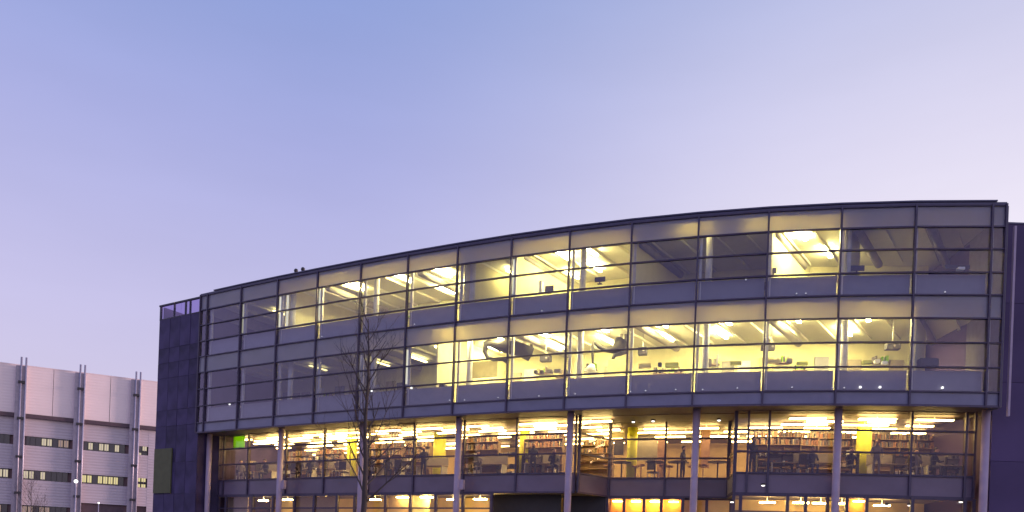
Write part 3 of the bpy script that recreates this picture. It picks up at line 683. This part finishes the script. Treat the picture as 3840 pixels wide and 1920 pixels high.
# ------------------------------------------------------------------ library floor: yellow columns, shelves, people
ZL = HR[3]-.07
for i, (px, d, r, lb) in enumerate(((1322, 4.2, .3, 'yellow green column behind the bare tree'), (1650, 4.6, .36, 'yellow green column just left of the fourth grey column'), (1968, 4.4, .27, 'bright yellow column right of the eighth mullion'), (2372, 5.2, .27, 'tall yellow column in the recessed bay'), (3240, 4.2, .34, 'yellow column right of the seventh grey column'))):
    s = s_at(px, 1640, d); p = Cv(s, d)
    tag(MB().tube([v3(p, ZL), v3(p, HR[0]+.1)], r, 24).build('yellow_column', 'yellowcol', None, True), lb, 'column', 'yellow columns on the library floor')
def bookshelf(px, d, wdt, hgt, label, seed):
    rnd = random.Random(seed); s = s_at(px, 1700, d); p = Cv(s, d); a = head(s)
    o = thing('bookshelf', v3(p, ZL), label, 'bookshelf', 'bookshelves on the library floor')
    X = Vector((math.cos(a), math.sin(a), 0)); Yv = Vector((-X.y, X.x, 0)); base = v3(p, ZL)
    def bx(cx, cy, cz, dx, dy, dz, name, mt): return MB().box(base+X*cx+Yv*cy+Vector((0, 0, cz)), (dx, dy, dz), a).build(name, mt, o)
    bx(0, .17, hgt/2, wdt, .02, hgt, 'back', 'shelf')
    for sx in (-1, 1): bx(sx*wdt/2, 0, hgt/2, .03, .36, hgt, 'side', 'shelf')
    n = int(hgt/.38)
    for k in range(n+1): bx(0, 0, .03+k*(hgt-.06)/n, wdt, .34, .025, 'shelf', 'shelf')
    for k in range(max(0, n-1), n+1):
        for col in ('book1', 'book2', 'book3'):
            mb = MB(); x = -wdt/2+.05
            while x < wdt/2-.06:
                w_ = rnd.uniform(.03, .07)
                if rnd.random() < .36:
                    hh = rnd.uniform(.2, .31); mb.para(base+X*x+Yv*(-.14)+Vector((0, 0, .045+k*(hgt-.06)/n)), X*(w_-.004), Yv*.24, (0, 0, hh))
                x += w_
            if mb.v: tag(mb.build('books', col, o), kind='stuff')
for i, (px, d, w_, h_, lb) in enumerate(((1120, 5.0, 2.2, 2.0, 'low bookshelf behind the second grey column'), (1240, 5.4, 2.2, 2.1, 'bookshelf right of the third lower mullion'), (1450, 4.6, 2.4, 2.15, 'bookshelf just right of the bare tree'), (1570, 4.9, 1.8, 2.2, 'bookshelf left of the broad yellow green column'),
        (1800, 4.2, 2.4, 2.2, 'bookshelf right of the fourth grey column'), (2040, 4.2, 2.2, 2.25, 'bookshelf right of the bright yellow column'), (2235, 6.5, 2.0, 2.2, 'bookshelf seen through the angled recess panes'), (2910, 5.2, 2.3, 2.35, 'bookshelf at the left of the right hand block'), (3030, 5.4, 2.3, 2.35, 'bookshelf in the middle of the right hand block'), (3130, 5.3, 1.6, 2.3, 'bookshelf behind the seventh grey column'), (3330, 5.6, 2.3, 2.35, 'bookshelf right of the last yellow column'), (3460, 5.6, 2.3, 2.35, 'bookshelf near the right end of the library floor'), (3580, 5.5, 1.9, 2.35, 'bookshelf at the far right end of the library floor'))):
    bookshelf(px, d, w_, h_, lb, i)
def lowdesk(px, d, wdt, label):
    s = s_at(px, 1740, d); p = Cv(s, d); a = head(s); o = thing('desk', v3(p, ZL), label, 'desk', 'desks by the library windows')
    X = Vector((math.cos(a), math.sin(a), 0)); Yv = Vector((-X.y, X.x, 0)); b = v3(p, ZL)
    MB().box(b+Vector((0, 0, .74)), (wdt, .7, .03), a).build('desk_top', 'desk', o)
    MB().box(b+Yv*.33+Vector((0, 0, 1.0)), (wdt, .03, .5), a).build('screen', 'mid', o)
    for sx in (-1, 1): MB().box(b+X*sx*(wdt/2-.05)+Vector((0, 0, .36)), (.05, .6, .72), a).build('leg', 'post', o)
for px, lb in ((1000, 'desk with screen in the first library bay'), (1140, 'desk with screen between second grey column and tree'), (1260, 'desk with screen just left of the bare tree'), (1470, 'desk with screen right of the tree trunk'), (1620, 'desk with screen below the broad yellow green column'), (1840, 'desk with screen right of the fourth grey column'), (2030, 'desk with screen left of the fifth grey column'), (2960, 'desk with screen in the right hand block'), (3060, 'desk with screen left of the seventh grey column'), (3330, 'desk with screen right of the last yellow column'), (3540, 'desk with screen at the right end')):
    lowdesk(px, 3.0, 1.7, lb)
def lchair(px, d, rz, label):
    s = s_at(px, 1750, d); p = Cv(s, d); o = thing('chair', v3(p, ZL), label, 'chair', 'chairs by the library windows')
    a = rz; X = Vector((math.cos(a), math.sin(a), 0)); Yv = Vector((-X.y, X.x, 0)); b = v3(p, ZL)
    MB().box(b+Vector((0, 0, .46)), (.46, .46, .06), a).build('seat', 'dark', o)
    MB().box(b+Yv*.22+Vector((0, 0, .82)), (.44, .05, .5), a).build('backrest', 'dark', o)
    for sx in (-.2, .2):
        for sy in (-.2, .2): MB().box(b+X*sx+Yv*sy+Vector((0, 0, .215)), (.03, .03, .43), a).build('leg', 'post', o)
for i, (px, lb) in enumerate(((905, 'dark chair behind the leftmost library pane'), (1105, 'dark chair right of the second grey column'), (1290, 'dark chair beside the bare tree trunk'), (1500, 'dark chair right of the tree'), (1780, 'dark chair right of the fourth grey column'), (2075, 'dark chair left of the fifth grey column'), (2450, 'dark chair in the recessed bay'), (3010, 'dark chair in the right hand block'), (3400, 'dark chair near the right end of the library floor'))):
    lchair(px, 2.4 if px != 2450 else 4.6, random.uniform(-1, 1)+math.pi, lb)
for i, (px, d) in enumerate(((948, 3.6), (1090, 3.9), (1195, 3.4), (1420, 3.7), (1520, 3.3), (1765, 3.6), (1905, 3.8), (2000, 3.4), (2885, 3.5), (2925, 3.2), (3170, 3.6), (3395, 3.3), (3455, 3.7), (3590, 3.4))):
    s = s_at(px, 1720, d); p = Cv(s, d); a = head(s); rnd = random.Random(i); X = Vector((math.cos(a), math.sin(a), 0)); b = v3(p, ZL)
    o = thing('book_trolley', b, 'dark trolley loaded with books and papers, library floor, %s of fourteen' % o_(i), 'trolley', 'loaded trolleys on the library floor')
    h_ = rnd.uniform(1.1, 1.5)
    for sx in (-.55, .55): MB().box(b+X*sx+Vector((0, 0, h_/2)), (.04, .45, h_), a).build('side', 'dark', o)
    for z in (.25, .65, h_-.12): MB().box(b+Vector((0, 0, z)), (1.1, .42, .03), a).build('shelf', 'dark', o)
    for z in (.265, .665, h_-.105):
        x = -.5
        while x < .42:
            w_ = rnd.uniform(.06, .2)
            MB().box(b+X*(x+w_/2)+Vector((0, 0, z+.11)), (w_*.9, .3, rnd.uniform(.1, .24)), a).build('load', rnd.choice(('book1', 'book2', 'book3', 'white', 'dark', 'mid')), o)
            x += w_+rnd.uniform(0, .1)
# lime screen in the leftmost bay
o = boxitem('lime_screen', 897, 1648, 1.95, 62, 62, .03, 'lime', 'lime green screen hanging in the leftmost library bay', 'screen')

# people behind the library glass
def person(px, d, rz, pose, top, label, hairm='hair'):
    s = s_at(px, 1700, d); p = Cv(s, d); root = thing('person', v3(p, ZL), label, 'person', None)
    # skeleton: (x right, y forward(-), z)
    if pose == 'stand':
        J = {'pelvis': (0, 0, .95), 'spine': (0, 0, 1.15), 'chest': (0, -.02, 1.36), 'neck': (0, -.02, 1.5), 'head0': (0, -.03, 1.6), 'head1': (0, -.04, 1.70)}
        legs = lambda q: [(.1*q, 0, .9), (.11*q, -.02*q, .5), (.12*q, .02, .08), (.12*q, -.14, .04)]
        arms = lambda q: [(.19*q, 0, 1.41), (.25*q, .02, 1.14), (.22*q, -.16, .98), (.2*q, -.24, .96)]
    else:
        J = {'pelvis': (0, 0, .55), 'spine': (0, -.02, .75), 'chest': (0, -.06, .98), 'neck': (0, -.09, 1.12), 'head0': (0, -.12, 1.21), 'head1': (0, -.15, 1.3)}
        legs = lambda q: [(.1*q, -.03, .54), (.12*q, -.45, .54), (.12*q, -.42, .1), (.12*q, -.56, .05)]
        arms = lambda q: [(.19*q, -.05, 1.03), (.25*q, -.1, .78), (.17*q, -.34, .78), (.14*q, -.42, .8)]
    vs_, es, rr = [], [], []
    def add(c, r): vs_.append(c); rr.append(r); return len(vs_)-1
    ip = add(J['pelvis'], (.15, .11)); isp = add(J['spine'], (.14, .1)); ic = add(J['chest'], (.17, .12)); inn = add(J['neck'], (.055, .055)); h0 = add(J['head0'], (.075, .09)); h1 = add(J['head1'], (.08, .1))
    es += [(ip, isp), (isp, ic), (ic, inn), (inn, h0), (h0, h1)]
    for q in (-1, 1):
        prev = ip
        for c, r in zip(legs(q), (.085, .06, .042, .04)): k2 = add(c, (r, r)); es.append((prev, k2)); prev = k2
        prev = ic
        for c, r in zip(arms(q), (.055, .042, .03, .035)): k2 = add(c, (r, r)); es.append((prev, k2)); prev = k2
    me = bpy.data.meshes.new('body'); me.from_pydata(vs_, es, []); ob = bpy.data.objects.new('body', me); link(ob, root)
    md = ob.modifiers.new('skin', 'SKIN'); md2 = ob.modifiers.new('sub', 'SUBSURF'); md2.levels = md2.render_levels = 1
    for i2, sv in enumerate(me.skin_vertices[0].data): sv.radius = rr[i2]; sv.use_root = (i2 == 0)
    me.materials.append(M[top])
    hx = Vector(J['head1']); 
    hd = globe(MB(), hx+Vector((0, -.01, -.02)), .1, 10).build('face', 'skin', root, True); 
    hr = globe(MB(), hx+Vector((0, .02, .02)), .108, 10).build('hair', hairm, root, True)
    for o2 in (hd, hr):
        o2.location = o2.location+root.location
    for q in (-.035, .035):
        e_ = globe(MB(), hx+Vector((q, -.1, -.01)), .012, 6).build('eye', 'dark', root); e_.location = e_.location+root.location
    ns = MB().tube([hx+Vector((0, -.1, 0)), hx+Vector((0, -.125, -.03))], [.008, .016], 6).build('nose', 'skin', root); ns.location = ns.location+root.location
    root.rotation_euler.z = rz
person(2823, 2.0, .3, 'stand', 'cloth', 'standing person with dark hair at the left of the right hand block')
person(3288, 2.2, -.2, 'stand', 'cloth2', 'standing person in grey beside the last yellow column')
person(3500, 2.0, .5, 'sit', 'cloth', 'seated person in dark clothes near the right end of the library')
person(2562, 4.6, .9, 'stand', 'cloth', 'person in dark clothes in the recessed bay left of the sixth column')
person(905, 2.2, .4, 'sit', 'cloth2', 'seated person in grey under the lime green screen')
person(1000, 2.4, -.4, 'sit', 'cloth', 'seated person in dark clothes left of the second grey column')
person(1125, 2.3, .2, 'sit', 'cloth', 'seated person in dark clothes right of the second grey column')
person(2075, 2.3, .2, 'sit', 'cloth', 'seated person left of the fifth grey column')
person(3045, 2.2, .0, 'sit', 'jeans', 'seated person in blue left of the seventh grey column')

person(1165, 2.5, .1, 'sit', 'cloth', 'seated person in dark clothes left of the third lower mullion')
person(1270, 2.6, -.3, 'sit', 'cloth2', 'seated person in grey just left of the bare tree')
person(1455, 2.5, .3, 'sit', 'cloth', 'seated person in dark clothes just right of the bare tree')
person(1590, 2.5, -.2, 'stand', 'cloth', 'standing person in dark clothes left of the fourth grey column')
person(1790, 2.4, .3, 'sit', 'cloth2', 'seated person in grey right of the fourth grey column')
person(2000, 2.6, 0, 'stand', 'cloth', 'standing person in dark clothes right of the bright yellow column')
person(3190, 2.4, 0, 'sit', 'cloth', 'seated person in dark clothes right of the seventh grey column')
person(3430, 2.5, 0, 'sit', 'cloth2', 'seated person in grey near the right end of the library')
boxitem('wall_screen', 2321, 1681, DRc+1.6, 36, 50, .08, 'dark', 'dark upright wall screen at the left of the recessed bay', 'screen')
boxitem('display_panel', 2318, 1615, DRc+1.8, 52, 56, .06, 'beige', 'cream display panel hung above the dark wall screen', 'panel')
boxitem('display_panel', 2478, 1720, DRc+1.9, 26, 150, .06, 'salmon', 'tall salmon panel in the middle of the recessed bay', 'panel')
boxitem('display_panel', 2645, 1670, DRc+1.9, 34, 170, .06, 'salmon', 'tall salmon panel just right of the sixth grey column', 'panel')
boxitem('display_panel', 2420, 1690, DRc+2.4, 90, 76, .05, 'mid', 'wide grey display panel beside the tall yellow column', 'panel')
for px, lb in ((2330, 'low table with chairs before the dark wall screen'), (2455, 'low table by the tall salmon panel'), (2540, 'low table left of the sixth grey column'), (2690, 'low table at the right end of the recessed bay')):
    s = s_at(px, 1780, DRc+1.0); p = Cv(s, DRc+1.0); o = thing('round_table', v3(p, ZL), lb, 'table', 'tables in the recessed bay')
    MB().tube([v3(p, ZL+.98), v3(p, ZL+1.02)], .5, 18).build('table_top', 'dark', o); MB().tube([v3(p, ZL+.02), v3(p, ZL+.98)], .04, 8).build('leg', 'dark', o); MB().tube([v3(p, ZL), v3(p, ZL+.03)], .25, 12).build('foot', 'dark', o)
    for q in (-.7, .75):
        st = MB(); c_ = v3(p+Vector((q, .1)), ZL); st.tube([c_+Vector((0, 0, .78)), c_+Vector((0, 0, .86))], .2, 12); st.tube([c_, c_+Vector((0, 0, .78))], .03, 6)
        tag(st.build('bar_stool', 'salmon'), 'stool %s of the %s' % ('left' if q < 0 else 'right', lb), 'stool', 'stools in the recessed bay')

# outside fittings under the overhang and on the spandrels
def downlight(px, py, Y, label, r=.09):
    h = at(px, py, Y); o = thing('downlight', h, label, 'lamp', 'small bright lamps outside the lower glass')
    MB().tube([h+Vector((0, 0, .06)), h+Vector((0, 0, -.02))], [r*1.15, r], 12).build('housing', 'dark', o)
    MB().tube([h+Vector((0, 0, -.021)), h+Vector((0, 0, -.06))], [r*.9, r*.7], 12).build('bulb', 'bulb', o)
for px, py, Y, lb in ((2375, 1580, 37.5, 'downlight left of the middle of the recess'), (2449, 1577, 37.3, 'downlight at the middle of the recess'), (2696, 1574, 36.6, 'downlight right of the sixth column'), (2862, 1818, 34.2, 'white lamp on the spandrel of the right hand block'), (2745, 1880, 34.6, 'downlight at the left end of the right ground floor'), (3325, 1893, 34, 'left of two lamps above the right ground floor door'), (3410, 1893, 34, 'right of two lamps above the right ground floor door'), (3603, 1880, 33.6, 'downlight at the far right ground floor')): downlight(px, py, Y, lb)

# ------------------------------------------------------------------ roof vents
for i, px in enumerate((1110, 1136)):
    s = s_at(px, 1015, .1); p = Cv(s, .1); z = HT+.06; o = thing('roof_vent', v3(p, z), '%s of two small dark cowls on the roof edge' % ('left' if i == 0 else 'right'), 'vent', 'cowls on the roof edge')
    MB().tube([v3(p, z), v3(p, z+.12)], .09, 8).build('stem', 'dark', o)
    globe(MB(), v3(p, z+.15), .12, 8).build('cowl', 'dark', o, True)

# ------------------------------------------------------------------ bare trees
def bare_tree(base, H, r0, seed, label, spread=1.0, first=.35, nb=26, depth=4):
    rnd = random.Random(seed); o = thing('bare_tree', base, label, 'tree')
    base = Vector(base); tr = MB(); cw = MB()
    n = 14; pts = []; x = y = 0
    for i in range(n+1):
        t = i/n; x += rnd.uniform(-.05, .05)*(1 if i else 0); y += rnd.uniform(-.05, .05); pts.append(base+Vector((x+ROLL*0*t, y, H*t)))
    rs = [r0*(1-.88*i/n) for i in range(n+1)]
    tr.tube(pts, rs, 9)
    def branch(p, d, ln, r, lv):
        m_ = 4; ps = [p]; dd = d.copy()
        for i in range(m_):
            dd = (dd+Vector((rnd.uniform(-.14, .14), rnd.uniform(-.14, .14), rnd.uniform(.0, .16)))).normalized(); ps.append(ps[-1]+dd*ln/m_)
        cw.tube(ps, [r*(1-.6*i/m_) for i in range(m_+1)], 4 if lv > 1 else 6, cap=False)
        if lv >= depth: return
        for _ in range(3 if lv < 3 else 2):
            i = rnd.randint(1, m_); q = ps[i]; ax = Vector((rnd.uniform(-1, 1), rnd.uniform(-1, 1), rnd.uniform(-.2, .6))).normalized()
            branch(q, (dd*1.0+ax*.75).normalized(), ln*rnd.uniform(.5, .72), max(r*.48, .0036), lv+1)
    for k in range(nb):
        t = first+(1-first)*(k+.5)/nb; i = min(int(t*n), n-1); p = pts[i].lerp(pts[i+1], t*n-i); a = rnd.uniform(0, 6.28)
        up = .55+.9*t; d = Vector((math.cos(a), math.sin(a), up)).normalized()
        branch(p, d, spread*H*(.30*(1-t)+.10), r0*.34*(1-.6*t), 1)
    tr.build('trunk', 'bark', o, True); cw.build('crown', 'bark', o)
    return o
tb = at(1348, 1920, 27.0)
top = at(1330, 1195, 27.0)
bare_tree((tb.x+.05, 27.0, 0), top.z, .14, 5, 'tall slender bare tree in front of the curved glass building', .72, .34, 22, 4)
t2 = at(120, 1920, 60)
bare_tree((t2.x, 60, 0), at(110, 1822, 60).z, .07, 9, 'small bare tree low at the left edge', 1.2, .4, 18, 4)

# ------------------------------------------------------------------ each look-alike gets its own label
seen = {}
for o in C.objects:
    if o.parent is None and o.get('label'): seen.setdefault(o['label'], []).append(o)
for lb, os_ in seen.items():
    if len(os_) > 1:
        os_.sort(key=lambda o: o.location.x/o.location.y)
        nm = {2: ('left', 'right'), 3: ('left', 'middle', 'right')}.get(len(os_), ['left', 'inner left'] + ['middle']*(len(os_)-4) + ['inner right', 'right'])
        for o, w_ in zip(os_, nm): o['label'] = w_+' '+lb
